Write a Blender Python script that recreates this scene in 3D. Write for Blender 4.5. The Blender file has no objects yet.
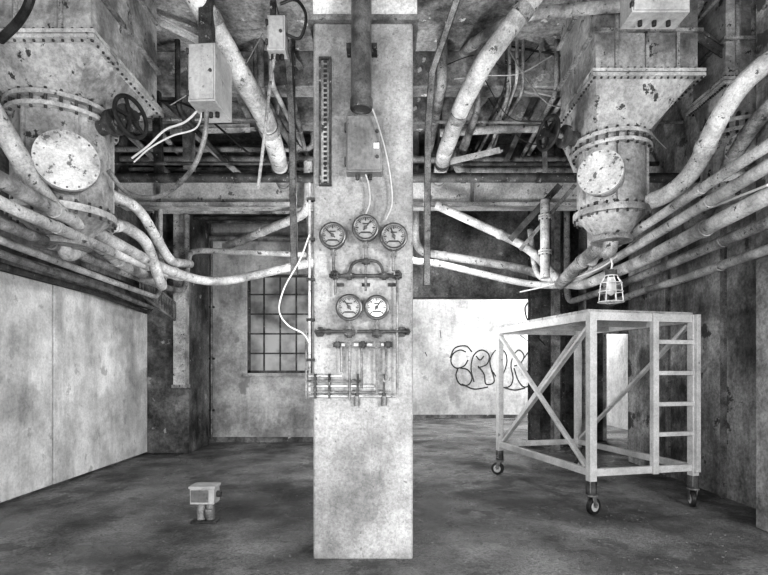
import bpy, math, random
from mathutils import Vector, Matrix
random.seed(7)
F=512.0; EYE=1.4; HX=384.0; HY=370.0
def S(px,py,D):
    """survey helper: bearing (px), elevation (py) and distance D in metres -> world point"""
    return Vector(((px-HX)/F*D, D, EYE+(HY-py)/F*D))

# ------------------------------------------------------------ materials
def mat(name, dark, light, rough=.7, scale=3, spots=0.0, spot_scale=30, spot_col=.03, bump=.2, metal=0, stretch=(1,1,1), lo=.38, hi=.62, fine=.35, spot_thr=.62, spec=.3, fscale=None, streak=0.0, stain=0.0, stain_scale=.8):
    m=bpy.data.materials.new(name); m.use_nodes=True
    nt=m.node_tree; N=nt.nodes; L=nt.links
    b=N['Principled BSDF']; b.inputs['Roughness'].default_value=rough; b.inputs['Metallic'].default_value=metal
    b.inputs['Specular IOR Level'].default_value=spec
    tc=N.new('ShaderNodeTexCoord'); mp=N.new('ShaderNodeMapping'); mp.inputs['Scale'].default_value=stretch
    L.new(tc.outputs['Object'],mp.inputs['Vector'])
    def noise(sc,det,ro,src):
        n=N.new('ShaderNodeTexNoise'); n.inputs['Scale'].default_value=sc; n.inputs['Detail'].default_value=det; n.inputs['Roughness'].default_value=ro
        L.new(src,n.inputs['Vector']); return n.outputs['Fac']
    def ramp(src,a,b_,ca,cb):
        r=N.new('ShaderNodeValToRGB'); r.color_ramp.elements[0].position=a; r.color_ramp.elements[1].position=b_
        r.color_ramp.elements[0].color=(ca,ca,ca,1); r.color_ramp.elements[1].color=(cb,cb,cb,1); L.new(src,r.inputs['Fac']); return r.outputs[0]
    def mul(a,b_):
        mx=N.new('ShaderNodeMixRGB'); mx.blend_type='MULTIPLY'; mx.inputs[0].default_value=1; L.new(a,mx.inputs[1]); L.new(b_,mx.inputs[2]); return mx.outputs[0]
    out=ramp(noise(scale,12,.7,mp.outputs[0]),lo,hi,dark,light)
    f2=noise(fscale or scale*14,6,.8,tc.outputs['Object'])
    out=mul(out,ramp(f2,.38,.58,1-fine,1))
    if streak>0:
        m2=N.new('ShaderNodeMapping'); m2.inputs['Scale'].default_value=(2.2,2.2,.5); L.new(tc.outputs['Object'],m2.inputs['Vector'])
        out=mul(out,ramp(noise(1.5,10,.7,m2.outputs[0]),.48,.66,1,1-streak))
    if stain>0:
        m4=N.new('ShaderNodeMapping'); m4.inputs['Location'].default_value=(3.7,1.3,5.1); L.new(tc.outputs['Object'],m4.inputs['Vector'])
        out=mul(out,ramp(noise(stain_scale,9,.6,m4.outputs[0]),.5,.6,1,1-stain))
    if spots>0:
        f=ramp(noise(spot_scale,6,.65,mp.outputs[0]),spot_thr,spot_thr+.03,0,spots)
        m3=N.new('ShaderNodeMixRGB'); L.new(f,m3.inputs[0]); L.new(out,m3.inputs[1]); m3.inputs[2].default_value=(spot_col,)*3+(1,)
        out=m3.outputs[0]
    L.new(out,b.inputs['Base Color'])
    if bump>0:
        bp=N.new('ShaderNodeBump'); bp.inputs['Strength'].default_value=bump; bp.inputs['Distance'].default_value=.02
        L.new(f2,bp.inputs['Height']); L.new(bp.outputs[0],b.inputs['Normal'])
    return m
M={}
M['pillar']=mat('pillar_concrete',.27,.48,.85,2.4,spots=.7,spot_scale=24,spot_col=.07,bump=.6,fine=.38,spot_thr=.63,streak=.32,fscale=60,stain=.3,stain_scale=1.3)
M['white']=mat('whitewashed_plaster',.52,.9,.9,1.2,spots=.6,spot_scale=3,spot_col=.28,bump=.3,fine=.22,spot_thr=.61,streak=.3,fscale=32,stain=.3,stain_scale=1.1)
M['backwall']=mat('back_wall_plaster',.3,.62,.9,1.0,spots=.65,spot_scale=2.5,spot_col=.15,bump=.3,fine=.3,streak=.35,stain=.45,fscale=20,spot_thr=.6)
M['brightwall']=mat('far_wall_plaster',.4,.68,.9,1.0,spots=.65,spot_scale=2,spot_col=.25,bump=.3,fine=.25,streak=.3,spot_thr=.6,stain=.4,fscale=15,stain_scale=.6)
M['dirty']=mat('dirty_concrete',.05,.34,.9,1.2,spots=.7,spot_scale=5,spot_col=.45,bump=.6,fine=.45,spot_thr=.64,streak=.4,fscale=25,stain=.5)
M['rightwall']=mat('stained_concrete',.16,.56,.9,1.3,spots=.85,spot_scale=2.5,spot_col=.04,bump=.6,fine=.45,streak=.55,fscale=30,stain=.65,spot_thr=.59)
M['ceiling']=mat('ceiling_concrete',.08,.5,.9,1.5,spots=.8,spot_scale=5,spot_col=.65,bump=.6,fine=.5,spot_thr=.62,stain=.5)
M['beam']=mat('beam_concrete',.36,.75,.9,2.5,spots=.8,spot_scale=8,spot_col=.06,bump=.4,fine=.4)
M['paint']=mat('flaking_light_paint',.3,.66,.5,3,spots=.95,spot_scale=15,spot_col=.04,bump=.3,fine=.4,spot_thr=.62,stain=.5,stain_scale=2)
M['paint2']=mat('grimy_pipe_paint',.14,.46,.5,4,spots=.95,spot_scale=18,spot_col=.03,bump=.35,fine=.5,spot_thr=.6,stain=.5,stain_scale=2)
M['duct']=mat('duct_sheet_paint',.2,.55,.6,1.6,spots=.95,spot_scale=7,spot_col=.03,bump=.3,fine=.4,spot_thr=.61,streak=.4,stain=.5,stain_scale=1.6)
M['lagging']=mat('white_lagging',.36,.74,.8,4,spots=.9,spot_scale=15,spot_col=.06,bump=.4,fine=.4,spot_thr=.61,stain=.45,stain_scale=2)
M['dark']=mat('dark_rusted_steel',.015,.1,.5,6,spots=.7,spot_scale=20,spot_col=.3,bump=.4,fine=.5)
M['mid']=mat('worn_steel',.09,.34,.5,6,spots=.7,spot_scale=22,spot_col=.02,bump=.3,metal=.2,fine=.5)
M['steelpipe']=mat('oiled_steel_pipe',.07,.2,.35,5,spots=.5,spot_scale=22,spot_col=.03,bump=.15,metal=.3,fine=.4)
M['boxgrey']=mat('enclosure_grey',.15,.27,.45,3,spots=.7,spot_scale=14,spot_col=.04,bump=.1,fine=.25,streak=.4,stain=.3,stain_scale=4)
M['boxlight']=mat('enclosure_light_grey',.33,.5,.45,3,spots=.6,spot_scale=14,spot_col=.1,bump=.1,fine=.2,streak=.3)
M['trolley']=mat('trolley_cream_paint',.36,.54,.5,4,spots=.8,spot_scale=14,spot_col=.1,bump=.15,fine=.25,spot_thr=.65)
M['deck']=mat('deck_plank',.25,.48,.8,4,spots=.6,spot_scale=14,spot_col=.1,bump=.3)
M['black']=mat('black_rubber',.01,.04,.5,8,bump=.1)
M['dial']=mat('dial_enamel',.16,.32,.3,14,bump=0,fine=.3,spec=.5)
M['dialw']=mat('dial_enamel_clean',.5,.8,.3,10,bump=0,fine=.1)
M['bezel']=mat('bezel_steel',.05,.16,.35,10,bump=.1,metal=.5)
M['cable']=mat('white_cable',.55,.7,.5,6,bump=0,fine=.1)
M['wire']=mat('bright_wire',.6,.8,.3,6,bump=0,fine=.1,metal=.3)
M['bulb']=mat('lamp_bulb_glass',.45,.6,.15,6,bump=0,fine=.05,spec=.6)
M['disc']=mat('painted_flange',.42,.72,.6,4,spots=.85,spot_scale=11,spot_col=.07,bump=.3,fine=.35,spot_thr=.6,stain=.4,stain_scale=3)
M['spray']=mat('spray_paint',.03,.07,.9,6,bump=0)
M['debris']=mat('debris_chips',.06,.26,.9,12,bump=.3)
def floor_mat():
    m=mat('wet_concrete_floor',.09,.36,.5,1.3,spots=.6,spot_scale=2.2,spot_col=.05,bump=1.0,fine=.65,lo=.36,hi=.64,spot_thr=.58,fscale=55,spec=.5,stain=.6,stain_scale=.5)
    nt=m.node_tree; b=nt.nodes['Principled BSDF']
    tc=nt.nodes.new('ShaderNodeTexCoord'); n=nt.nodes.new('ShaderNodeTexNoise'); n.inputs['Scale'].default_value=1.1; n.inputs['Detail'].default_value=8
    r=nt.nodes.new('ShaderNodeValToRGB'); r.color_ramp.elements[0].position=.44; r.color_ramp.elements[1].position=.58
    r.color_ramp.elements[0].color=(.25,.25,.25,1); r.color_ramp.elements[1].color=(.85,.85,.85,1)
    nt.links.new(tc.outputs['Object'],n.inputs['Vector']); nt.links.new(n.outputs['Fac'],r.inputs['Fac']); nt.links.new(r.outputs[0],b.inputs['Roughness'])
    return m
M['floor']=floor_mat()
def glass_mat():
    m=bpy.data.materials.new('dirty_window_glass'); m.use_nodes=True; nt=m.node_tree; N=nt.nodes
    for n in list(N):
        if n.type!='OUTPUT_MATERIAL': N.remove(n)
    o=[n for n in N if n.type=='OUTPUT_MATERIAL'][0]
    t=N.new('ShaderNodeBsdfTranslucent'); d=N.new('ShaderNodeBsdfPrincipled'); d.inputs['Roughness'].default_value=.25
    tc=N.new('ShaderNodeTexCoord'); n=N.new('ShaderNodeTexNoise'); n.inputs['Scale'].default_value=2.4; n.inputs['Detail'].default_value=8
    r=N.new('ShaderNodeValToRGB'); r.color_ramp.elements[0].position=.35; r.color_ramp.elements[1].position=.65
    r.color_ramp.elements[0].color=(.16,.16,.16,1); r.color_ramp.elements[1].color=(.6,.6,.6,1)
    nt.links.new(tc.outputs['Object'],n.inputs['Vector']); nt.links.new(n.outputs['Fac'],r.inputs['Fac'])
    nt.links.new(r.outputs[0],t.inputs['Color']); nt.links.new(r.outputs[0],d.inputs['Base Color'])
    mx=N.new('ShaderNodeMixShader'); mx.inputs[0].default_value=.6
    nt.links.new(t.outputs[0],mx.inputs[1]); nt.links.new(d.outputs[0],mx.inputs[2]); nt.links.new(mx.outputs[0],o.inputs['Surface'])
    return m
M['glass']=glass_mat()

# ------------------------------------------------------------ mesh builder
def rounded(pts,rad,seg=6):
    pts=[Vector(p) for p in pts]; out=[pts[0]]
    for i in range(1,len(pts)-1):
        a,b,c=pts[i-1],pts[i],pts[i+1]
        d1=min(rad,(b-a).length*.48); d2=min(rad,(c-b).length*.48)
        p=b-(b-a).normalized()*d1; q=b+(c-b).normalized()*d2
        for k in range(seg+1):
            t=k/seg; out.append(p*(1-t)**2+b*2*t*(1-t)+q*t*t)
    out.append(pts[-1]); return out
def catmull(pts,k=8):
    pts=[Vector(p) for p in pts]; P=[pts[0]*2-pts[1]]+pts+[pts[-1]*2-pts[-2]]; out=[]
    for i in range(1,len(P)-2):
        a,b,c,d=P[i-1],P[i],P[i+1],P[i+2]
        for j in range(k):
            t=j/k; out.append(.5*((2*b)+(c-a)*t+(2*a-5*b+4*c-d)*t*t+(3*b-a-3*c+d)*t**3))
    out.append(pts[-1]); return out
class B:
    def __init__(s): s.v=[]; s.f=[]; s.mi=[]; s.mats=[]
    def m(s,k):
        if k not in s.mats: s.mats.append(k)
        return s.mats.index(k)
    def add(s,vs,fs,k):
        o=len(s.v); s.v+= [Vector(x) for x in vs]; i=s.m(k)
        for f in fs: s.f.append([o+x for x in f]); s.mi.append(i)
        return s
    def hexa(s,bot,top,k):
        return s.add(list(bot)+list(top),[(3,2,1,0),(4,5,6,7),(0,1,5,4),(1,2,6,5),(2,3,7,6),(3,0,4,7)],k)
    def mm(s,x0,x1,y0,y1,z0,z1,k):
        return s.hexa([(x0,y0,z0),(x1,y0,z0),(x1,y1,z0),(x0,y1,z0)],[(x0,y0,z1),(x1,y0,z1),(x1,y1,z1),(x0,y1,z1)],k)
    def beam(s,p,q,w,h,k,up=(0,0,1)):
        p=Vector(p);q=Vector(q); d=(q-p).normalized(); up=Vector(up)
        if abs(d.dot(up))>.98: up=Vector((0,1,0)) if abs(d.y)<.9 else Vector((1,0,0))
        x=d.cross(up).normalized(); y=x.cross(d).normalized(); x=x*w/2; y=y*h/2
        return s.hexa([p-x-y,p+x-y,p+x+y,p-x+y],[q-x-y,q+x-y,q+x+y,q-x+y],k)
    def sweep(s,pts,rs,k,n=12,cap=True):
        pts=[Vector(p) for p in pts]
        q=[pts[0]]; 
        if not isinstance(rs,(list,tuple)):
            for p in pts[1:]:
                if (p-q[-1]).length>1e-5: q.append(p)
            pts=q; rs=[rs]*len(pts)
        o=[];N=len(pts); prev=None
        for i in range(N):
            if i==0: t=pts[1]-pts[0]
            elif i==N-1: t=pts[-1]-pts[-2]
            else: t=(pts[i+1]-pts[i]).normalized()+(pts[i]-pts[i-1]).normalized()
            if t.length<1e-9: t=tprev
            t=t.normalized(); tprev=t
            if prev is None:
                a=Vector((0,0,1)) if abs(t.z)<.9 else Vector((1,0,0)); x=t.cross(a).normalized()
            else: x=(prev-t*prev.dot(t)).normalized()
            prev=x; y=t.cross(x)
            for j in range(n):
                an=2*math.pi*j/n; o.append(pts[i]+(x*math.cos(an)+y*math.sin(an))*rs[i])
        fs=[]
        for i in range(N-1):
            for j in range(n):
                j2=(j+1)%n; fs.append((i*n+j,i*n+j2,(i+1)*n+j2,(i+1)*n+j))
        if cap: fs.append(tuple(range(n))[::-1]); fs.append(tuple((N-1)*n+j for j in range(n)))
        return s.add(o,fs,k)
    def cyl(s,p,q,r,k,r2=None,n=24): 
        p=Vector(p);q=Vector(q); return s.sweep([p,q],[r,r if r2 is None else r2],k,n)
    def torus(s,c,axis,R,r,k,n=28,m=8):
        c=Vector(c); t=Vector(axis).normalized(); a=Vector((0,0,1)) if abs(t.z)<.9 else Vector((1,0,0)); x=t.cross(a).normalized(); y=t.cross(x)
        o=[];fs=[]
        for i in range(n):
            A=2*math.pi*i/n; d=x*math.cos(A)+y*math.sin(A)
            for j in range(m):
                Bq=2*math.pi*j/m; o.append(c+d*(R+r*math.cos(Bq))+t*r*math.sin(Bq))
        for i in range(n):
            for j in range(m):
                fs.append((i*m+j,((i+1)%n)*m+j,((i+1)%n)*m+(j+1)%m,i*m+(j+1)%m))
        return s.add(o,fs,k)
    def bolts(s,c,axis,R,num,r,h,k,off=0):
        c=Vector(c); t=Vector(axis).normalized(); a=Vector((0,0,1)) if abs(t.z)<.9 else Vector((1,0,0)); x=t.cross(a).normalized(); y=t.cross(x)
        for i in range(num):
            A=2*math.pi*(i+off)/num; p=c+(x*math.cos(A)+y*math.sin(A))*R
            s.cyl(p-t*h/2,p+t*h/2,r,k,n=6)
        return s
    def obj(s,name,parent=None,bevel=0):
        me=bpy.data.meshes.new(name); vs=s.v
        lo=Vector([min(v[i] for v in vs) for i in range(3)]); hi=Vector([max(v[i] for v in vs) for i in range(3)]); c=(lo+hi)/2
        me.from_pydata([tuple(v-c) for v in vs],[],s.f)
        for k in s.mats: me.materials.append(M[k])
        me.polygons.foreach_set('material_index',s.mi); me.polygons.foreach_set('use_smooth',[True]*len(s.f))
        me.update()
        import bmesh
        bm=bmesh.new(); bm.from_mesh(me); bmesh.ops.recalc_face_normals(bm,faces=bm.faces); bm.to_mesh(me); bm.free()
        me.set_sharp_from_angle(angle=math.radians(38))
        ob=bpy.data.objects.new(name,me); ob.location=c; bpy.context.collection.objects.link(ob)
        if bevel:
            bv=ob.modifiers.new('bevel','BEVEL'); bv.width=bevel; bv.segments=2; bv.limit_method='ANGLE'
        if parent: ob.parent=parent
        return ob
def collars(b,pts,r,k,step,L=.05,fac=1.45,bolt=True):
    acc=step*.5
    for i in range(len(pts)-1):
        p,q=pts[i],pts[i+1]; l=(q-p).length
        if l<1e-6: continue
        d=(q-p)/l
        while acc<l:
            c=p+d*acc
            if bolt:
                b.cyl(c-d*L*.55,c-d*L*.08,r*fac,k,n=20); b.cyl(c+d*L*.08,c+d*L*.55,r*fac,k,n=20)
                b.bolts(c,d,r*(fac+1)/2,8,.009,L*1.6,'dark')
            else: b.cyl(c-d*L*.6,c+d*L*.6,r*fac,k,n=20)
            acc+=step
        acc-=l
def pipe(name,pts,r,k,rad=.3,step=0,n=16,ck=None,fac=1.14,bolt=False,L=.05):
    b=B(); pts=rounded(pts,rad); b.sweep(pts,r,k,n)
    if step: collars(b,pts,r,ck or k,step,L=L,fac=fac,bolt=bolt)
    return b.obj(name)
def cable(name,pts,r=.008,k='black',n=8): 
    b=B(); b.sweep(catmull(pts),r,k,n); return b.obj(name)

# ------------------------------------------------------------ room shell
CE=5.2; LX=-4.0; RX=3.75; YB=9.95; YR=10.2; YF=14.9; Y0=-2.0
B().mm(LX-.3,6.0,Y0,YF+.3,-.2,0,'floor').obj('floor')
B().mm(LX-.3,6.0,Y0,YF+.3,CE,CE+.2,'ceiling').obj('ceiling')
b=B(); b.mm(LX-.3,LX,Y0,YF+.3,0,CE,'dirty'); b.obj('wall_left')
b=B()
for y0,y1 in ((-1.95,1.9),(1.93,4.0),(4.03,6.1),(6.13,8.55)):
    b.mm(LX,LX+.05,y0,y1,.03,2.42,'white')
b.obj('trim_1',bevel=.008)
b=B(); b.mm(LX,LX+.09,Y0,8.55,2.43,2.62,'mid'); b.mm(LX,LX+.05,Y0,8.55,2.62,2.75,'dark'); b.obj('trim_2')
wx0,wx1,wz0,wz1=-2.66,-1.40,1.34,3.26
b=B(); b.mm(LX,wx0,YB,YB+.3,0,CE,'backwall'); b.mm(wx1,-.3,YB,YB+.3,0,CE,'backwall'); b.mm(wx0,wx1,YB,YB+.3,0,wz0,'backwall'); b.mm(wx0,wx1,YB,YB+.3,wz1,CE,'backwall'); b.obj('wall_back')
B().mm(LX,-.3,YB-.03,YB,0,.1,'dirty').obj('baseboard_back')
b=B(); y=YB+.08
b.mm(wx0,wx0+.05,y-.03,y+.03,wz0,wz1,'dark'); b.mm(wx1-.05,wx1,y-.03,y+.03,wz0,wz1,'dark'); b.mm(wx0,wx1,y-.03,y+.03,wz0,wz0+.05,'dark'); b.mm(wx0,wx1,y-.03,y+.03,wz1-.05,wz1,'dark')
for i in range(1,4):
    x=wx0+(wx1-wx0)*i/4; b.mm(x-.015,x+.015,y-.02,y+.02,wz0,wz1,'dark')
for i in range(1,5):
    z=wz0+(wz1-wz0)*i/5; b.mm(wx0,wx1,y-.02,y+.02,z-.015,z+.015,'dark')
b.mm(wx0+.02,wx1-.02,y-.004,y+.004,wz0+.02,wz1-.02,'glass')
b.mm(wx0-.06,wx1+.06,YB-.06,YB+.05,wz0-.06,wz0,'backwall')
b.obj('window_1')
b=B(); b.sweep([(-3.34,YB-.04,CE),(-3.34,YB-.04,.1)],.025,'mid',10)
for z in (.6,1.6,2.6): b.mm(-3.39,-3.29,YB-.05,YB,z,z+.04,'dark')
b.obj('wall_conduit')
B().mm(-.6,-.3,YB,YF,0,CE,'brightwall').obj('wall_passage')
B().mm(-.6,6.0,YF,YF+.3,0,CE,'brightwall').obj('wall_far')
B().mm(-.3,5.7,YF-.02,YF,0,.1,'dirty').obj('baseboard_far')
dx0,dx1=4.42,5.0
b=B(); b.mm(2.98,dx0,YR,YR+.3,0,CE,'dirty'); b.mm(dx1,5.7,YR,YR+.3,0,CE,'dirty'); b.mm(dx0,dx1,YR,YR+.3,2.14,CE,'dirty'); b.mm(-.3,2.98,YR,YR+.3,2.85,CE,'dirty'); b.obj('wall_back_right')
b=B(); b.mm(dx0-.06,dx0,YR-.04,YR,0,2.2,'paint'); b.mm(dx1,dx1+.06,YR-.04,YR,0,2.2,'paint'); b.mm(dx0-.06,dx1+.06,YR-.04,YR,2.14,2.2,'paint'); b.obj('door_1')
b=B(); b.mm(RX,RX+.3,Y0,7.85,0,CE,'rightwall'); b.mm(RX+.3,5.7,7.55,7.85,0,CE,'rightwall'); b.obj('wall_right')
b=B()
for y in (5.6,6.7): b.mm(RX-.035,RX,y,y+.06,0,3.0,'mid')
b.obj('trim_3')
B().mm(5.7,6.0,7.55,YF,0,CE,'brightwall').obj('wall_recess_right')
B().mm(3.3,RX,3.1,4.55,0,CE,'rightwall').obj('wall_pier_right',bevel=.01)
B().mm(LX,-3.28,8.6,9.6,0,CE,'dirty').obj('wall_pier_left',bevel=.01)
b=B(); b.mm(-3.47,-3.27,8.42,8.6,1.12,4.0,'paint'); b.mm(-3.49,-3.25,8.4,8.6,1.1,1.16,'paint2'); b.obj('cable_duct',bevel=.006)
for x0,w,y,k in ((2.72,.16,9.2,'dark'),(2.98,.1,8.8,'mid'),(3.45,.24,9.4,'dark'),(3.72,.14,9.6,'paint')):
    b=B(); b.mm(x0-w/2,x0+w/2,y,y+.02,0,CE,k); b.mm(x0-w/2,x0+w/2,y+.18,y+.2,0,CE,k); b.mm(x0-.01,x0+.01,y+.02,y+.18,0,CE,k); b.mm(x0-w/2-.06,x0+w/2+.06,y-.06,y+.26,0,.02,k); b.obj('steel_column')
for y in (2.2,6.1,7.0,8.6):
    x1=RX if y<7.5 else 5.7
    x0=LX if y<8 else LX
    b=B(); b.mm(x0,x1,y,y+.25,4.78,CE,'ceiling'); b.obj('concrete_joist',bevel=.01)
b=B(); b.mm(LX,RX,7.7,7.95,3.87,4.32,'beam'); 
b.mm(LX,RX,7.62,7.7,3.85,3.9,'paint'); b.mm(LX,RX,7.62,7.7,4.27,4.32,'paint')
for x in (-3.4,-1.4,1.3,2.9): b.mm(x,x+.04,7.64,7.7,3.9,4.27,'mid')
b.obj('cross_girder')
for x in (-3,-1.8,1.2,2.6):
    B().mm(x,x+.1,7.75,7.85,4.32,CE,'dark').obj('girder_hanger')

# ------------------------------------------------------------ pillar
PY=3.77; px0,px1=-.523,.214
b=B(); b.mm(px0,px1,PY,PY+.75,0,3.96,'pillar'); b.obj('concrete_pillar',bevel=.018)
b=B(); b.mm(px0-.03,px1+.04,PY-.03,PY+.78,3.96,4.0,'mid'); b.mm(px0,px1+.03,PY-.0,PY+.75,4.0,CE,'beam'); b.obj('pillar_head')
B().mm(px0+.1,px1-.1,PY+.75,7.7,4.4,4.78,'ceiling').obj('concrete_joist',bevel=.01)
def pf(px,py,off=.0):
    return S(px,py,PY)*1.0+Vector((0,-off,0))
b=B(); x=(361-384)/F*3.55
b.cyl((x,3.6,3.28),(x,3.6,CE),.072,'steelpipe'); b.cyl((x,3.6,3.24),(x,3.6,3.30),.08,'steelpipe'); b.torus((x,3.6,3.24),(0,0,1),.066,.012,'dark')
b.mm(x-.11,x+.11,3.66,3.77,3.7,3.74,'dark'); b.obj('drain_pipe')
b=B(); p=pf(325.5,60); q=pf(325.5,186); x=p.x
b.mm(x-.045,x-.03,PY-.035,PY,q.z,p.z,'dark'); b.mm(x+.03,x+.045,PY-.035,PY,q.z,p.z,'dark'); b.mm(x-.03,x+.03,PY-.012,PY,q.z,p.z,'paint2')
nn=26
for i in range(nn):
    z=q.z+(p.z-q.z)*(i+.5)/nn; b.mm(x-.012,x+.012,PY-.016,PY-.011,z-.01,z+.01,'black')
b.mm(x-.045,x+.045,PY-.037,PY-.0,p.z-.01,p.z+.004,'dark'); b.mm(x-.045,x+.045,PY-.037,PY-.0,q.z-.004,q.z+.01,'dark')
b.obj('slotted_channel')
b=B(); p=pf(347,122); q=pf(382,177)
b.mm(p.x,q.x,PY-.1,PY,q.z,p.z,'boxgrey'); b.mm(p.x+.01,q.x-.01,PY-.115,PY-.1,q.z+.01,p.z-.01,'boxgrey')
b.mm(q.x-.06,q.x-.02,PY-.12,PY-.114,q.z+.16,q.z+.2,'dialw'); b.cyl((q.x-.035,PY-.13,q.z+.28),(q.x-.035,PY-.11,q.z+.28),.012,'dark',n=10)
b.cyl((q.x-.035,PY-.13,q.z+.1),(q.x-.035,PY-.11,q.z+.1),.012,'dark',n=10)
b.mm(p.x-.012,p.x,PY-.1,PY-.06,q.z+.05,q.z+.11,'dark'); b.mm(p.x-.012,p.x,PY-.1,PY-.06,p.z-.11,p.z-.05,'dark')
for dx in (.08,.17): b.cyl((p.x+dx,PY-.05,q.z-.04),(p.x+dx,PY-.05,q.z),.016,'dark',n=10)
b.obj('control_box',bevel=.004)
def gauge(px,py,rp,k='dial',ang=.6):
    c=pf(px,py); r=rp/F*3.6; y0=PY-.1; b=B()
    b.cyl((c.x,PY-.02,c.z),(c.x,y0,c.z),r*.92,'bezel',n=32)
    b.torus((c.x,y0,c.z),(0,1,0),r*.89,.013,'bezel',n=36)
    b.cyl((c.x,y0,c.z),(c.x,y0-.004,c.z),r*.84,k,n=32)
    for i in range(25):
        a=math.radians(-135+i*270/24+90); d=Vector((math.cos(a),0,math.sin(a)))
        o=Vector((c.x,y0-.006,c.z)); p1=o+d*r*.74; p0=o+d*r*(.62 if i%4 else .52)
        b.beam(p0,p1,.005 if i%4 else .008,.002,'black',up=(0,1,0))
    d=Vector((math.cos(ang),0,math.sin(ang))); o=Vector((c.x,y0-.009,c.z))
    b.beam(o-d*r*.25,o+d*r*.62,.008,.002,'black',up=(0,1,0)); b.cyl(o+Vector((0,.004,0)),o-Vector((0,.006,0)),.013,'dark',n=12)
    b.mm(c.x-r*.35,c.x+r*.35,y0-.006,y0-.003,c.z-r*.42,c.z-r*.3,'black')
    b.mm(c.x-r*.22,c.x+r*.22,y0-.006,y0-.003,c.z+r*.25,c.z+r*.34,'black')
    b.cyl((c.x,PY-.05,c.z-r*.9),(c.x,PY-.05,c.z-r-.05),.014,'mid',n=10)
    b.cyl((c.x,PY-.05,c.z-r-.015),(c.x,PY-.05,c.z-r-.035),.024,'mid',n=6)
    b.mm(c.x-.03,c.x+.03,PY-.03,PY,c.z-.03,c.z+.03,'dark')
    b.obj('pressure_gauge')
gauge(334,239,13.5,ang=2.4); gauge(366,231.5,13.5,ang=.9); gauge(393.5,240,14,ang=1.9); gauge(350,309,13.5,ang=2.2); gauge(377,309,12.5,k='dialw',ang=1.0)
def ptube(b,pts,r,k,off=.05,rad=.03):
    b.sweep(rounded([pf(x,y,off) for x,y in pts],rad,4),r,k,10)
def valve(b,x,y,off=.05,s=1.0,k='dark',h=True):
    c=pf(x,y,off)
    b.cyl(c-Vector((.04*s,0,0)),c+Vector((.04*s,0,0)),.024*s,k,n=8); b.cyl(c-Vector((0,0,.035*s)),c+Vector((0,0,.035*s)),.02*s,k,n=8)
    b.mm(c.x-.02*s,c.x+.02*s,c.y-.02,PY,c.z-.012,c.z+.012,k)
    if h:
        b.cyl(c,c-Vector((0,.07,0)),.009,k,n=8); b.torus(c-Vector((0,.07,0)),(0,1,0),.028*s,.006,k,n=16,m=6)
        b.beam(c+Vector((-.026*s,-.07,0)),c+Vector((.026*s,-.07,0)),.008,.006,k)
b=B()
ptube(b,[(334,254),(334,272),(338,280)],.011,'mid'); ptube(b,[(366,246),(366,262)],.011,'mid'); ptube(b,[(393,256),(393,272)],.011,'mid')
ptube(b,[(330,277),(401,277)],.014,'dark'); ptube(b,[(349,277),(352,266),(358,262),(375,262),(381,266),(384,277)],.011,'dark')
for x in (336,350,384,397): valve(b,x,277,s=.85,h=(x in (336,397)))
valve(b,366,263,s=.75,h=False)
for x in (340,366,392):
    b.mm(pf(x,0).x-.03,pf(x,0).x+.03,PY-.012,PY,pf(0,285).z-.012,pf(0,285).z+.012,'dark')
ptube(b,[(366,263),(366,292)],.009,'mid'); ptube(b,[(336,280),(336,296)],.009,'mid'); ptube(b,[(397,280),(397,394)],.009,'mid')
ptube(b,[(318,332),(408,332)],.013,'dark'); ptube(b,[(334,345),(392,345)],.013,'paint')
for x in (320,329,402,407): 
    c=pf(x,332); b.cyl(c,c-Vector((0,.035,0)),.04 if x in(320,402) else .026,'dark',n=6)
for x in (350,377): valve(b,x,334,s=.9,h=False); valve(b,x,345,s=.8,k='mid')
for x in (338,363,388): valve(b,x,345,s=.75,h=False,k='dark')
ptube(b,[(350,324),(350,332)],.011,'mid'); ptube(b,[(377,322),(377,332)],.011,'mid')
for x,y in ((342,372),(350,400),(362,388),(377,394),(386,380)):
    ptube(b,[(x,345),(x,y)],.009,'mid')
for i,(y,x1,x0) in enumerate(((376,342,309),(381,362,308),(386,377,309),(392,390,308),(396,397,309))):
    ptube(b,[(x0,y),(x1,y)],.0085,'mid' if i%2 else 'paint',off=.03)
for x in (316,330,358,384):
    c=pf(x,386); b.mm(c.x-.008,c.x+.008,PY-.045,PY,c.z-.09,c.z+.09,'dark')
for x in (357,384): 
    c=pf(x,400); b.cyl(c-Vector((0,.03,.04)),c-Vector((0,.03,-.03)),.022,'mid',n=12); b.cyl(c-Vector((0,.03,-.03)),c-Vector((0,.03,-.05)),.014,'dark',n=12)
b.obj('gauge_manifold')
b=B(); b.sweep([pf(310,394,.02),pf(310,184,.02)],.01,'lagging',8); b.sweep([pf(306.5,400,.02),pf(306.5,330,.02)],.008,'mid',8)
for y in (200,240,280,320,360): c=pf(311,y); b.mm(c.x-.03,c.x+.03,PY-.03,PY+.02,c.z-.01,c.z+.01,'dark')
b.obj('riser_conduit')
cable('sagging_cable',[pf(310,236,.03),pf(301,262,.06),pf(287,290,.1),pf(282,312,.1),pf(290,326,.08),pf(304,334,.04),pf(311,345,.03)],.006,'cable')
cable('sagging_cable',[pf(366,178,.07),pf(369,188,.06),pf(370,205,.06),pf(364,222,.06)],.006,'boxlight')
cable('sagging_cable',[pf(364,106,.08),pf(372,118,.16),pf(383,150,.15),pf(390,178,.06),pf(392,205,.05),pf(386,222,.05)],.006,'boxlight')

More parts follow.
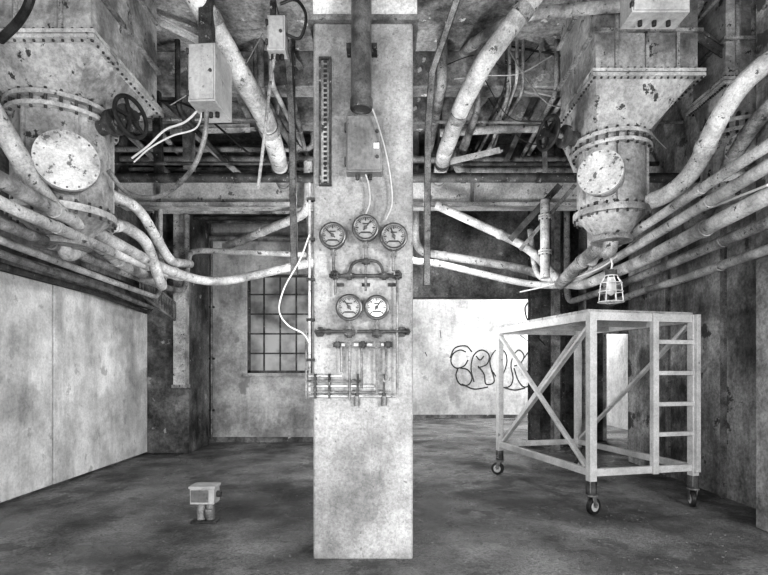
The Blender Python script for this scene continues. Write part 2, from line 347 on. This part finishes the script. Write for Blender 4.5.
# ------------------------------------------------------------ vessels / ducts
def vessel(name,ax,ay,r,zt,zb,wd,ztop,stub,stub_r,skew=0.0,h=.3,cone=.22):
    b=B(); n=40
    b.cyl((ax,ay,zb),(ax,ay,zt),r,'duct',n=n)
    for z in (zt,zt-.09): b.cyl((ax,ay,z-.035),(ax,ay,z),r*1.16,'paint',n=n)
    b.bolts((ax,ay,zt-.06),(0,0,1),r*1.1,24,.012,.17,'dark')
    b.cyl((ax,ay,zb-.03),(ax,ay,zb+.03),r*1.12,'paint',n=n); b.bolts((ax,ay,zb),(0,0,1),r*1.07,24,.011,.12,'dark')
    b.cyl((ax,ay,zb-cone),(ax,ay,zb-.03),r*.45,'duct',r2=r*.95,n=n)
    b.cyl((ax,ay,zb-cone-.05),(ax,ay,zb-cone),r*.6,'paint2',n=n)
    k=[]
    for j in range(n):
        a=2*math.pi*j/n+math.pi/4; c,s_=math.cos(a),math.sin(a); m_=max(abs(c),abs(s_))
        k.append((Vector((ax+c*r*1.05,ay+s_*r*1.05,zt)),Vector((ax+skew+c/m_*wd/2,ay+s_/m_*wd/2,zt+h))))
    b.add([x[0] for x in k]+[x[1] for x in k],[(j,(j+1)%n,n+(j+1)%n,n+j) for j in range(n)],'duct')
    zz=zt+h; x=ax+skew; w=wd/2+.05
    b.mm(x-w,x+w,ay-w,ay+w,zz-.02,zz+.01,'paint'); b.mm(x-w,x+w,ay-w,ay+w,zz+.02,zz+.05,'paint')
    for i in range(17):
        t=-w+.03+i*(2*w-.06)/16
        for yy in (ay-w+.025,ay+w-.025): b.cyl((x+t,yy,zz-.035),(x+t,yy,zz+.07),.01,'dark',n=6)
        for xx in (x-w+.025,x+w-.025): b.cyl((xx,ay+t,zz-.035),(xx,ay+t,zz+.07),.01,'dark',n=6)
    w=wd/2
    b.mm(x-w,x+w,ay-w,ay+w,zz+.05,ztop,'duct')
    for zc in (zz+.4,zz+.85):
        if zc<ztop-.1: b.mm(x-w-.035,x+w+.035,ay-w-.035,ay+w+.035,zc,zc+.03,'paint2')
    for t in (-.5,0,.5): b.mm(x+t*w*1.2-.015,x+t*w*1.2+.015,ay-w-.02,ay-w,zz+.05,ztop,'paint2')
    st=Vector(stub); c=Vector((ax,ay,st.z)); d=(st-c).normalized()
    b.cyl(c,st-d*.05,stub_r*.82,'paint2',n=n); b.cyl(st-d*.085,st-d*.05,stub_r,'duct',n=n); b.cyl(st-d*.042,st,stub_r,'disc',n=n)
    b.bolts(st-d*.04,d,stub_r*.92,16,.008,.1,'mid')
    for a in range(6):
        A=a*math.pi/3+.3; p=Vector((ax+math.cos(A)*r*1.03,ay+math.sin(A)*r*1.03,0)); b.beam(p+Vector((0,0,zb+.05)),p+Vector((0,0,zt-.12)),.025,.03,'duct')
    return b.obj(name)
vessel('hopper_valve_vessel',-2.85,4.55,.38,3.67,2.76,1.15,CE-.002,S(67,160,4.0),.23)
vessel('hopper_valve_vessel',2.33,5.25,.33,3.72,2.98,.95,CE-.002,S(600,172,4.78),.205,skew=.12,h=.42)
vessel('hopper_valve_vessel',3.42,5.0,.26,3.75,3.2,.5,CE-.002,(3.28,4.66,3.42),.15)
def handwheel(c,axis,R,to,k='black'):
    c=Vector(c); a=Vector(axis).normalized(); to=Vector(to); b=B()
    b.torus(c,a,R,.018,k,n=32); x=a.cross(Vector((0,0,1))).normalized(); y=a.cross(x)
    for i in range(5):
        A=2*math.pi*i/5; b.beam(c,c+(x*math.cos(A)+y*math.sin(A))*R,.025,.02,k,up=a)
    b.cyl(c-a*.04,c+a*.06,.04,k,n=12); b.cyl(c,to,.025,'mid',n=12)
    m_=c.lerp(to,.5); d=(to-c).normalized(); b.cyl(m_,to,.07,'dark',n=16); b.cyl(m_-d*.03,m_+d*.02,.11,'dark',n=16); b.cyl(c+d*.06,c+d*.03,R*.7,'dark',n=20)
    return b.obj('handwheel')
c=S(131,117,4.35); handwheel(c,(.93,-.36,.05),.165,(-2.52,4.5,c.z-.03))
c=S(548,133,5.15); handwheel(c,(-.93,-.36,.05),.16,(2.02,5.25,c.z-.03))

# ------------------------------------------------------------ named large pipes
pipe('lagged_pipe',[S(165,-60,3.8),S(240,75,4.4),S(266,118,4.9),S(278,158,5.6),S(284,185,7.6)],.095,'lagging',.4,1.1,ck='paint2',fac=1.1,L=.08)
pipe('lagged_pipe',[S(568,-50,4.3),S(484,62,4.6),S(460,110,5.1),S(444,155,5.8),S(438,182,7.6)],.088,'lagging',.15,1.1,ck='paint2',fac=1.1,L=.08)
pipe('steam_pipe',[S(640,4,4.6),S(520,14,5.0),S(478,40,5.4),S(455,60,6.6),(1.05,6.6,4.78)],.055,'paint',.3,1.2)
pipe('steam_pipe',[S(-90,130,3.0),S(0,180,3.5),S(165,270,6.3),S(212,284,7.1),S(260,274,7.2),S(312,262,7.3),(-.4,7.3,2.95),(-.4,7.3,4.4)],.06,'paint',.5,2.3)
pipe('steam_pipe',[S(-90,155,3.1),S(0,203,3.5),S(150,268,6.0),S(185,280,7.0),S(190,250,8.2),S(312,255,8.3),(-.7,8.3,3.2),(-.7,8.3,CE)],.045,'lagging',.3,2.3)
pipe('steam_pipe',[S(-90,180,3.3),S(0,223,3.7),S(120,271,6.0),S(160,286,7.6),(-3.2,8.3,2.65),(-3.2,8.3,3.9)],.045,'paint2',.3,2.5)
pipe('steam_pipe',[S(-90,200,3.4),S(0,240,4.0),S(110,281,6.2),(-3.45,7.9,2.5),(-3.45,7.9,4.0)],.035,'paint',.3)
pipe('steam_pipe',[S(-90,215,3.5),S(0,254,4.1),S(100,287,6.3),(-3.6,8.1,2.35),(-3.6,8.1,4.0)],.032,'mid',.3)
pipe('steam_pipe',[S(-90,235,3.7),S(0,266,4.4),S(90,291,6.3),(-3.75,8.3,2.3),(-3.75,8.3,4.0)],.032,'dark',.3)
pipe('steam_pipe',[S(-60,20,3.4),S(0,125,3.7),S(48,205,4.1),S(120,262,5.8),S(160,282,7.4)],.075,'paint',.2,1.9)
pipe('steam_pipe',[(-2.85,4.55,2.54),(-2.85,4.6,2.4),S(118,222,5.2),S(146,240,5.6),S(162,288,6.2),S(160,262,7.5)],.06,'paint',.15,1.7)
pipe('steam_pipe',[S(100,190,5.5),S(138,206,6.0),S(170,262,6.5),S(190,264,7.5)],.06,'lagging',.2,1.9)
pipe('steam_pipe',[S(225,247,8.6),S(308,213,7.4),(-1.1,7.4,4.4)],.065,'lagging',.2,1.9)
pipe('steam_pipe',[(LX,8.3,4.5),(-1.2,8.3,4.5),(-1.2,8.3,2.9),(-.3,8.3,2.9)],.07,'paint2',.3,1.2)
pipe('steam_pipe',[S(860,90,3.1),S(768,145,3.5),S(600,255,6.0),S(556,281,7.0),S(536,278,7.4),S(530,230,7.6)],.042,'lagging',.3,2.4)
pipe('steam_pipe',[S(860,110,3.2),S(768,166,3.6),S(610,262,6.0),S(560,287,7.0),S(520,283,7.4),S(433,262,7.5),(.3,7.5,3.0),(.3,7.5,CE)],.048,'paint',.3,2.3)
pipe('steam_pipe',[S(870,140,3.3),S(768,196,3.7),S(640,262,5.4),S(580,287,6.6),S(520,268,8.1),S(440,255,8.2),(.5,8.2,3.3),(.5,8.2,CE)],.064,'paint',.3,2.5)
pipe('steam_pipe',[S(870,180,3.5),S(768,222,4.0),S(660,268,5.6),S(610,289,6.8),(3.0,8.4,2.5),(3.0,8.4,CE)],.05,'paint2',.3,2.3)
pipe('steam_pipe',[S(830,232,3.9),S(768,249,4.3),S(680,280,5.8),S(640,292,6.9),(3.6,8.3,2.45),(3.6,8.3,CE)],.045,'paint',.3,2.3)
pipe('steam_pipe',[S(800,40,4.0),S(745,78,4.2),S(716,122,4.4),S(696,170,4.7),S(668,196,4.9),S(632,207,5.2),S(604,228,5.6),S(590,262,5.9)],.08,'lagging',.3,1.9)
pipe('steam_pipe',[S(830,60,4.1),S(768,104,4.3),S(730,160,4.7),S(715,205,5.2),S(690,225,5.8)],.068,'paint2',.3,1.9)
pipe('steam_pipe',[S(436,205,7.3),S(530,248,7.2),S(560,282,6.8)],.06,'lagging',.3,2.0)
pipe('steam_pipe',[S(545,200,6.6),S(545,235,6.6),S(545,278,6.6)],.06,'paint',.2,.45,fac=1.4,bolt=True)
pipe('steam_pipe',[S(440,133,6.6),S(520,128,6.6),S(560,130,6.6),S(590,200,6.4),S(592,270,6.3)],.05,'paint',.3,1.8)
pipe('steam_pipe',[(2.33,5.25,2.73),(2.33,5.3,2.6),S(600,246,5.5),S(575,268,6.2),S(560,284,6.8)],.075,'paint2',.2,1.6)
for pts in ([S(262,-40,4.1),S(289,66,4.5),S(292,130,4.5),S(294,275,4.5)],[S(470,-40,4.1),S(432,72,4.5),S(428,130,4.5),S(427,285,4.5)]):
    b=B()
    for i in range(3):
        b.beam(pts[i],pts[i+1],.05,.012,'mid',up=(0,1,0)); 
        for s_ in (-.025,.025): b.beam(pts[i]+Vector((s_,.02,0)),pts[i+1]+Vector((s_,.02,0)),.008,.045,'dark',up=(0,1,0))
    b.obj('hanging_channel')
# ------------------------------------------------------------ enclosures
def enclosure(name,x0,x1,y0,y1,z0,z1,yaw=0):
    b=B(); b.mm(x0,x1,y0,y1,z0,z1,'boxlight'); b.mm(x0+.012,x1-.012,y0-.015,y0,z0+.012,z1-.012,'boxlight')
    b.cyl((x1-.03,y0-.03,(z0+z1)/2),(x1-.03,y0,(z0+z1)/2),.012,'dark',n=10)
    for zz in (z0+.06,z1-.06): b.mm(x0-.01,x0+.01,y0-.02,y0+.02,zz-.02,zz+.02,'dark')
    for i in range(3):
        x=x0+(x1-x0)*(i+1)/4; b.cyl((x,(y0+y1)/2,z0-.04),(x,(y0+y1)/2,z0),.018,'black',n=10)
    o=b.obj(name,bevel=.005); o.rotation_euler[2]=yaw; return o
enclosure('electrical_enclosure',*[ (189-384)/F*3.9,(217-384)/F*3.9],3.9,4.25,S(0,101,3.9).z,S(0,43,3.9).z,math.radians(-4))
enclosure('junction_box',(267-384)/F*4.0,(285-384)/F*4.0,4.0,4.12,S(0,50,4).z,S(0,15,4).z)
enclosure('electrical_enclosure',(632-384)/F*3.9,(690-384)/F*3.9,3.9,4.1,S(0,12,3.9).z,S(0,-50,3.9).z)
B().mm(-1.45,-1.35,4.0,4.1,S(0,43,3.9).z-.02,CE,'dark').obj('box_hanger')
B().mm(-.9,-.86,4.04,4.08,S(0,16,4).z,CE,'dark').obj('box_hanger')
B().mm(2.05,2.1,4.0,4.04,S(0,-50,3.9).z-.02,CE,'dark').obj('box_hanger')
cable('conduit_flex',[S(207,108,4.05),S(204,140,4.1),S(190,172,4.2),S(160,196,4.4),S(128,193,4.5),S(108,170,4.4)],.02,'mid')
cable('sagging_cable',[S(200,108,4.05),S(185,122,4.2),S(165,130,4.3),S(148,146,4.4),S(132,158,4.5)],.009,'cable')
cable('sagging_cable',[S(203,108,4.05),S(196,128,4.2),S(172,136,4.3),S(150,148,4.4),S(134,162,4.5)],.007,'cable')
cable('sagging_cable',[S(275,53,4.05),S(270,85,4.1),S(264,140,4.2),S(258,188,4.3)],.014,'paint2')
cable('sagging_cable',[S(285,34,4.05),S(300,38,4.05),S(306,16,4.0),S(296,0,4.0),S(280,4,4.0)],.012,'black')
cable('sagging_cable',[S(0,40,3.6),S(18,22,3.5),S(30,0,3.4),S(34,-30,3.4)],.03,'black')
cable('sagging_cable',[S(768,185,3.65),S(700,212,4.5),S(640,238,5.4),S(600,268,6.0),S(550,285,7.0),S(520,292,7.4)],.01,'cable')
cable('sagging_cable',[S(530,300,7.0),S(525,310,7.0),S(532,330,7.0),S(545,345,7.1)],.01,'black')
# ------------------------------------------------------------ overhead clutter
for i in range(15):
    y=5.9+i*.27+random.uniform(-.1,.1); z=random.uniform(3.6,4.7); r=random.choice([.02,.03,.04,.055,.07]); k=random.choice(['dark','paint2','mid','paint2','lagging','paint'])
    if 7.4<y<8.15: z=random.uniform(4.45,4.7)
    x1=RX if y<7.95 else 5.7; xa,xb=(LX,x1) if random.random()<.3 else ((LX,random.uniform(-1.5,-.7)) if random.random()<.5 else (random.uniform(.5,1.2),x1))
    pts=[(xa,y,z),(xb,y,z)]
    if xa!=LX: pts=[(xa,y,CE),(xa,y,z),(xb,y,z)]
    elif xb!=x1: pts=[(xa,y,z),(xb,y,z),(xb,y,CE)]
    pipe('overhead_pipe',pts,r,k,.15,random.choice([0,1.3,.9]))
for i in range(20):
    x=random.choice([random.uniform(-3.7,-.7),random.uniform(.5,3.3)]); z=random.uniform(4.35,4.75); r=random.choice([.02,.03,.04,.06]); k=random.choice(['dark','paint2','mid','paint'])
    pipe('overhead_pipe',[(x,5.9,CE),(x,5.9,z),(x+random.uniform(-.3,.3),YB,z)],r,k,.15,random.choice([0,1.1]))
for (a,c,w,k) in ((S(152,0,6.2),S(158,180,6.2),.09,'dark'),(S(60,0,5.6),S(120,90,7.0),.09,'dark'),(S(110,60,6.5),S(240,175,7.5),.08,'mid'),(S(230,70,6.4),S(300,150,7.5),.07,'paint2'),
    (S(515,60,6.3),S(440,150,7.5),.1,'paint'),(S(560,40,6),S(500,175,7.5),.07,'dark'),(S(540,0,5.6),S(545,170,7.0),.06,'mid'),(S(700,0,5.0),S(640,110,5.9),.1,'mid'),(S(768,20,4.6),S(690,60,5.9),.08,'paint2'),
    (S(118,0,5.2),S(240,60,5.8),.1,'paint'),(S(250,0,5.6),S(310,80,6.2),.07,'mid'),(S(510,240,6.8),S(560,185,6.6),.08,'dark'),(S(520,250,6.8),S(575,185,6.6),.05,'mid'),
    (S(140,80,7.2),S(245,110,7.2),.1,'paint2'),(S(436,165,6.9),S(500,150,6.9),.08,'paint'),(S(185,0,6.2),S(188,170,6.4),.12,'mid'),(S(690,30,4.8),S(768,80,4.8),.12,'dark'),(S(436,100,6.4),S(470,20,6.2),.08,'mid'),
    (S(170,130,7.0),S(250,128,7.0),.12,'paint'),(S(200,20,5.9),S(250,120,7.0),.07,'paint')):
    b=B(); b.beam(a,c,w,.012,k,up=(0,1,0)); b.beam(a+Vector((w/2,.03,0)),c+Vector((w/2,.03,0)),.012,w*.8,k,up=(0,1,0)); b.obj('steel_brace')
for i in range(14):
    side=random.random()<.5
    xa,xb=(random.uniform(60,180),random.uniform(200,310)) if side else (random.uniform(430,520),random.uniform(530,700))
    ya,yb=random.uniform(0,150),random.uniform(20,170); D=random.uniform(5.6,7.2)
    cable('sagging_cable',[S(xa,ya,D),S((2*xa+xb)/3,(ya+yb)/2+random.uniform(5,25),D),S((xa+2*xb)/3,(ya+yb)/2+random.uniform(5,28),D),S(xb,yb,D)],random.choice([.006,.008,.012]),random.choice(['black','black','boxlight','mid']))
b=B(); a=S(140,275,7.5); c=S(175,303,8.3)
for i in range(14):
    t=i/13; p=a.lerp(c,t); b.mm(p.x-.012,p.x+.012,p.y,p.y+.02,p.z-.28,p.z,'mid')
b.beam(a,c,.03,.03,'mid'); b.beam(a-Vector((0,0,.28)),c-Vector((0,0,.28)),.03,.03,'mid'); b.obj('wire_mesh_guard')

# ------------------------------------------------------------ rolling platform
O=Vector((2.0,4.94,0)); an=math.radians(13.5); U=Vector((math.cos(an),math.sin(an),0)); V=Vector((-math.sin(an),math.cos(an),0))
W=1.18; Lg=1.95; ZB=.41; ZT=1.96
def T(u,v,z): return O+U*u+V*v+Vector((0,0,z))
b=B(); k='trolley'
def bar(p,q,w=.06,h=.06,kk='trolley',up=(0,0,1)): b.beam(p,q,w,h,kk,up=up)
for (u,v) in ((0,0),(0,Lg),(W,0),(W,Lg)): b.beam(T(u,v,.22),T(u,v,ZT),.075,.075,k,up=V)
for z in (ZB,ZT-.04):
    h=.07 if z<1 else .08
    bar(T(0,0,z),T(W,0,z),.05,h); bar(T(0,Lg,z),T(W,Lg,z),.05,h); bar(T(0,0,z),T(0,Lg,z),.05,h); bar(T(W,0,z),T(W,Lg,z),.05,h)
us=.70
b.beam(T(us,-.02,ZB-.04),T(us,-.02,ZT),.065,.055,k,up=V); b.beam(T(W,-.055,ZB-.04),T(W,-.055,ZT),.05,.04,k,up=V)
for z in (.76,1.06,1.37,1.68): bar(T(us,-.02,z),T(W,-.02,z),.05,.042)
bar(T(.03,.06,ZT-.12),T(.03,Lg-.06,ZB+.05),.03,.055,up=U); bar(T(-.01,.06,ZB+.05),T(-.01,Lg-.06,ZT-.12),.03,.055,up=U)
bar(T(W,.06,ZT-.1),T(W,Lg-.06,ZB+.05),.03,.055,up=U); bar(T(.05,Lg,ZB+.05),T(W-.05,Lg,ZT-.1),.03,.055,up=V)
for i in range(7):
    v=.02+i*Lg/7; b.hexa([T(-.02,v,ZT),T(W+.02,v,ZT),T(W+.02,v+Lg/7-.015,ZT),T(-.02,v+Lg/7-.015,ZT)],[T(-.02,v,ZT+.03),T(W+.02,v,ZT+.03),T(W+.02,v+Lg/7-.015,ZT+.03),T(-.02,v+Lg/7-.015,ZT+.03)],'deck')
for v in (Lg*.33,Lg*.66): bar(T(0,v,ZT-.04),T(W,v,ZT-.04),.05,.07)
for (u,v,a) in ((0,0,.5),(W,0,1.3),(0,Lg,2.6),(W,Lg,.2)):
    c=T(u,v,0); d=Vector((math.cos(a),math.sin(a),0)); s_=Vector((-d.y,d.x,0)); o=c+d*.03
    b.cyl(c+Vector((0,0,.2)),c+Vector((0,0,.33)),.052,'dark',n=12); b.cyl(c+Vector((0,0,.185)),c+Vector((0,0,.2)),.06,'mid',n=16)
    w=o+Vector((0,0,.082)); b.cyl(w-s_*.02,w+s_*.02,.082,'black',n=24); b.cyl(w-s_*.024,w+s_*.024,.05,'trolley',n=20); b.cyl(w-s_*.04,w+s_*.04,.012,'mid',n=8)
    for q in (-.034,.034): b.beam(w+s_*q,c+s_*q+Vector((0,0,.19)),.05,.006,'mid',up=s_)
    b.beam(c-s_*.04+Vector((0,0,.187)),c+s_*.04+Vector((0,0,.187)),.06,.01,'mid')
b.obj('rolling_access_platform',bevel=.004)

c=S(611,288,5.45); b=B(); z0,z1=c.z-.15,c.z+.13
b.cyl((c.x,c.y,z1-.02),(c.x,c.y,z1+.06),.06,'dark',n=16); b.cyl((c.x,c.y,z1-.06),(c.x,c.y,z1-.02),.04,'dialw',n=16)
b.sweep([(c.x,c.y,z1-.05),(c.x,c.y,z1-.09),(c.x,c.y,z1-.15),(c.x,c.y,z1-.19),(c.x,c.y,z1-.21)],[.03,.045,.055,.04,.01],'bulb',16)
for i in range(8):
    A=i*math.pi/4; d=Vector((math.cos(A),math.sin(A),0)); b.sweep([Vector((c.x,c.y,z1))+d*.06,Vector((c.x,c.y,z1-.08))+d*.11,Vector((c.x,c.y,z0))+d*.13,Vector((c.x,c.y,z0))],.005,'wire',6)
for z,R in ((z1,.06),(z1-.08,.11),(z1-.17,.12),(z0,.13)): b.torus((c.x,c.y,z),(0,0,1),R,.006,'wire',n=24,m=6)
b.sweep(catmull([(c.x,c.y,z1+.06),(c.x+.01,c.y,z1+.14),(c.x-.02,c.y+.05,z1+.3)]),.01,'cable',8)
b.obj('caged_inspection_lamp')

x,y=-1.65,4.72; b=B()
b.mm(x-.11,x+.11,y-.08,y+.08,.18,.335,'boxlight'); b.mm(x-.12,x+.12,y-.09,y+.09,.32,.345,'boxlight'); b.mm(x-.1,x+.06,y-.088,y-.08,.2,.31,'boxgrey')
b.cyl((x-.035,y,.0),(x-.035,y,.19),.036,'mid'); b.cyl((x+.05,y,.0),(x+.05,y,.19),.036,'mid'); b.cyl((x+.05,y-.03,.06),(x+.05,y-.03,.13),.04,'mid',n=10)
b.mm(x-.11,x+.12,y-.07,y+.07,0,.025,'dark'); b.cyl((x+.11,y,.26),(x+.15,y,.26),.03,'dark',n=12)
b.obj('floor_switch_box',bevel=.004)

def stroke(b,pts,wd=.038):
    P=catmull([S(x,y,YF-.005) for x,y in pts],6); vs=[];fs=[]
    for i,p in enumerate(P):
        t=(P[min(i+1,len(P)-1)]-P[max(i-1,0)]); t.y=0; t=t.normalized(); n=Vector((-t.z,0,t.x))*wd/2; p=Vector((p.x,YF-.006-random.random()*.002,p.z)); vs+=[p-n,p+n]
    for i in range(len(P)-1): fs.append((2*i,2*i+1,2*i+3,2*i+2))
    b.add(vs,fs,'spray')
b=B()
for s_ in ([(466,352),(460,350),(453,354),(451,362),(456,368),(464,366),(468,360)],[(458,368),(456,376),(460,384),(468,385),(472,378),(468,370),(460,368)],
    [(474,382),(471,368),(474,355),(482,350),(489,355),(487,364),(478,368)],[(478,366),(484,374),(486,384),(494,382),(492,370)],[(476,356),(480,360),(484,356)],[(492,372),(490,360),(496,350),(504,351),(507,360),(504,372),(498,378),(493,372)],
    [(498,360),(500,368),(502,360)],[(498,378),(502,387),(510,386),(513,378),(511,366),(513,355)],[(513,355),(519,350),(524,356),(520,364),(514,366)],[(514,368),(518,380),(524,387),(531,384),(533,376)],[(450,358),(455,348),(466,346),(472,352)],
    [(524,358),(530,351),(536,356),(532,368),(526,372)],[(462,384),(474,389),(488,387)],[(505,388),(515,390),(525,388)]):
    stroke(b,s_)
for s_ in ([(606,360),(612,354),(618,362),(612,372),(618,382),(626,376)],[(610,384),(618,390),(628,386)]): stroke(b,s_)
for s_ in ([(440,330),(441,338)],[(520,335),(528,341)],[(425,352),(427,356)]): stroke(b,s_,.02)
b.obj('wall_graffiti')

b=B()
for i in range(2000):
    if i<1500: x=random.uniform(-3.9,3.2); y=2.4+7.4*random.random()**1.2
    else: x=random.gauss(2.0,.8); y=random.gauss(4.2,.8)
    if x>3.2: continue
    if px0-.1<x<px1+.1 and 3.7<y<4.6: continue
    s_=random.choice([.003,.003,.004,.005,.006,.009]); a=random.uniform(0,3.14)
    d=Vector((math.cos(a),math.sin(a),0))*s_; e=Vector((-d.y,d.x,0))*random.uniform(.4,1); c=Vector((x,y,0)); h=Vector((0,0,s_*.6))
    b.hexa([c-d-e,c+d-e,c+d+e,c-d+e],[c-d*.6-e*.7+h,c+d*.7-e*.5+h,c+d*.6+e*.8+h,c-d*.8+e*.5+h],'debris')
b.obj('floor_debris')

# ------------------------------------------------------------ light
def area(name,loc,to,size,e,sy=None):
    l=bpy.data.lights.new(name,'AREA'); l.energy=e; l.size=size
    if sy: l.shape='RECTANGLE'; l.size_y=sy
    o=bpy.data.objects.new(name,l); o.location=loc; o.rotation_euler=(Vector(to)-Vector(loc)).to_track_quat('-Z','Y').to_euler(); bpy.context.collection.objects.link(o); return o
area('window_light_right',(3.2,-.8,2.2),(-4,6.0,1.2),1.2,340)
area('rear_left_fill',(-3.0,-1.2,2.4),(3.75,6.0,1.8),1.2,130)  # added fill from rear left to brighten the right wall, no window there
area('rear_light',(-.8,-1.6,1.8),(.3,6,2.9),1.6,100)
area('overhead_fill',(0.2,6.6,3.6),(0,7.2,0),1.0,95)  # added lamp hidden behind the pillar, shines down into the mid-room
area('passage_light',(1.8,12.6,5.0),(2.2,13.5,0),2.5,185)
area('recess_light',(4.8,12.4,4.0),(4.7,14.9,1.2),1.0,280)
area('ceiling_fill',(0,1.0,.3),(0,6.5,5),1.6,125)  # added fill below the view, no fixture, lifts the dark ceiling
area('girder_fill',(-.15,5.2,1.5),(-.2,8.5,4.6),.6,150)  # added fill hidden behind the pillar, brightens cross girder and ceiling
w=bpy.data.worlds.new('World'); bpy.context.scene.world=w; w.use_nodes=True
w.node_tree.nodes['Background'].inputs[0].default_value=(1,1,1,1); w.node_tree.nodes['Background'].inputs[1].default_value=.32
sc=bpy.context.scene
sc.view_settings.view_transform='Standard'
try: sc.view_settings.look='Medium High Contrast'
except Exception as e: print('look',e)
sc.view_settings.exposure=-.1
cam=bpy.data.cameras.new('camera'); cam.sensor_width=36; cam.lens=24; cam.shift_y=(370-287.5)/768; cam.clip_start=.05
co=bpy.data.objects.new('camera',cam); co.location=(0,0,EYE); co.rotation_euler=(math.pi/2,0,0); bpy.context.collection.objects.link(co); sc.camera=co
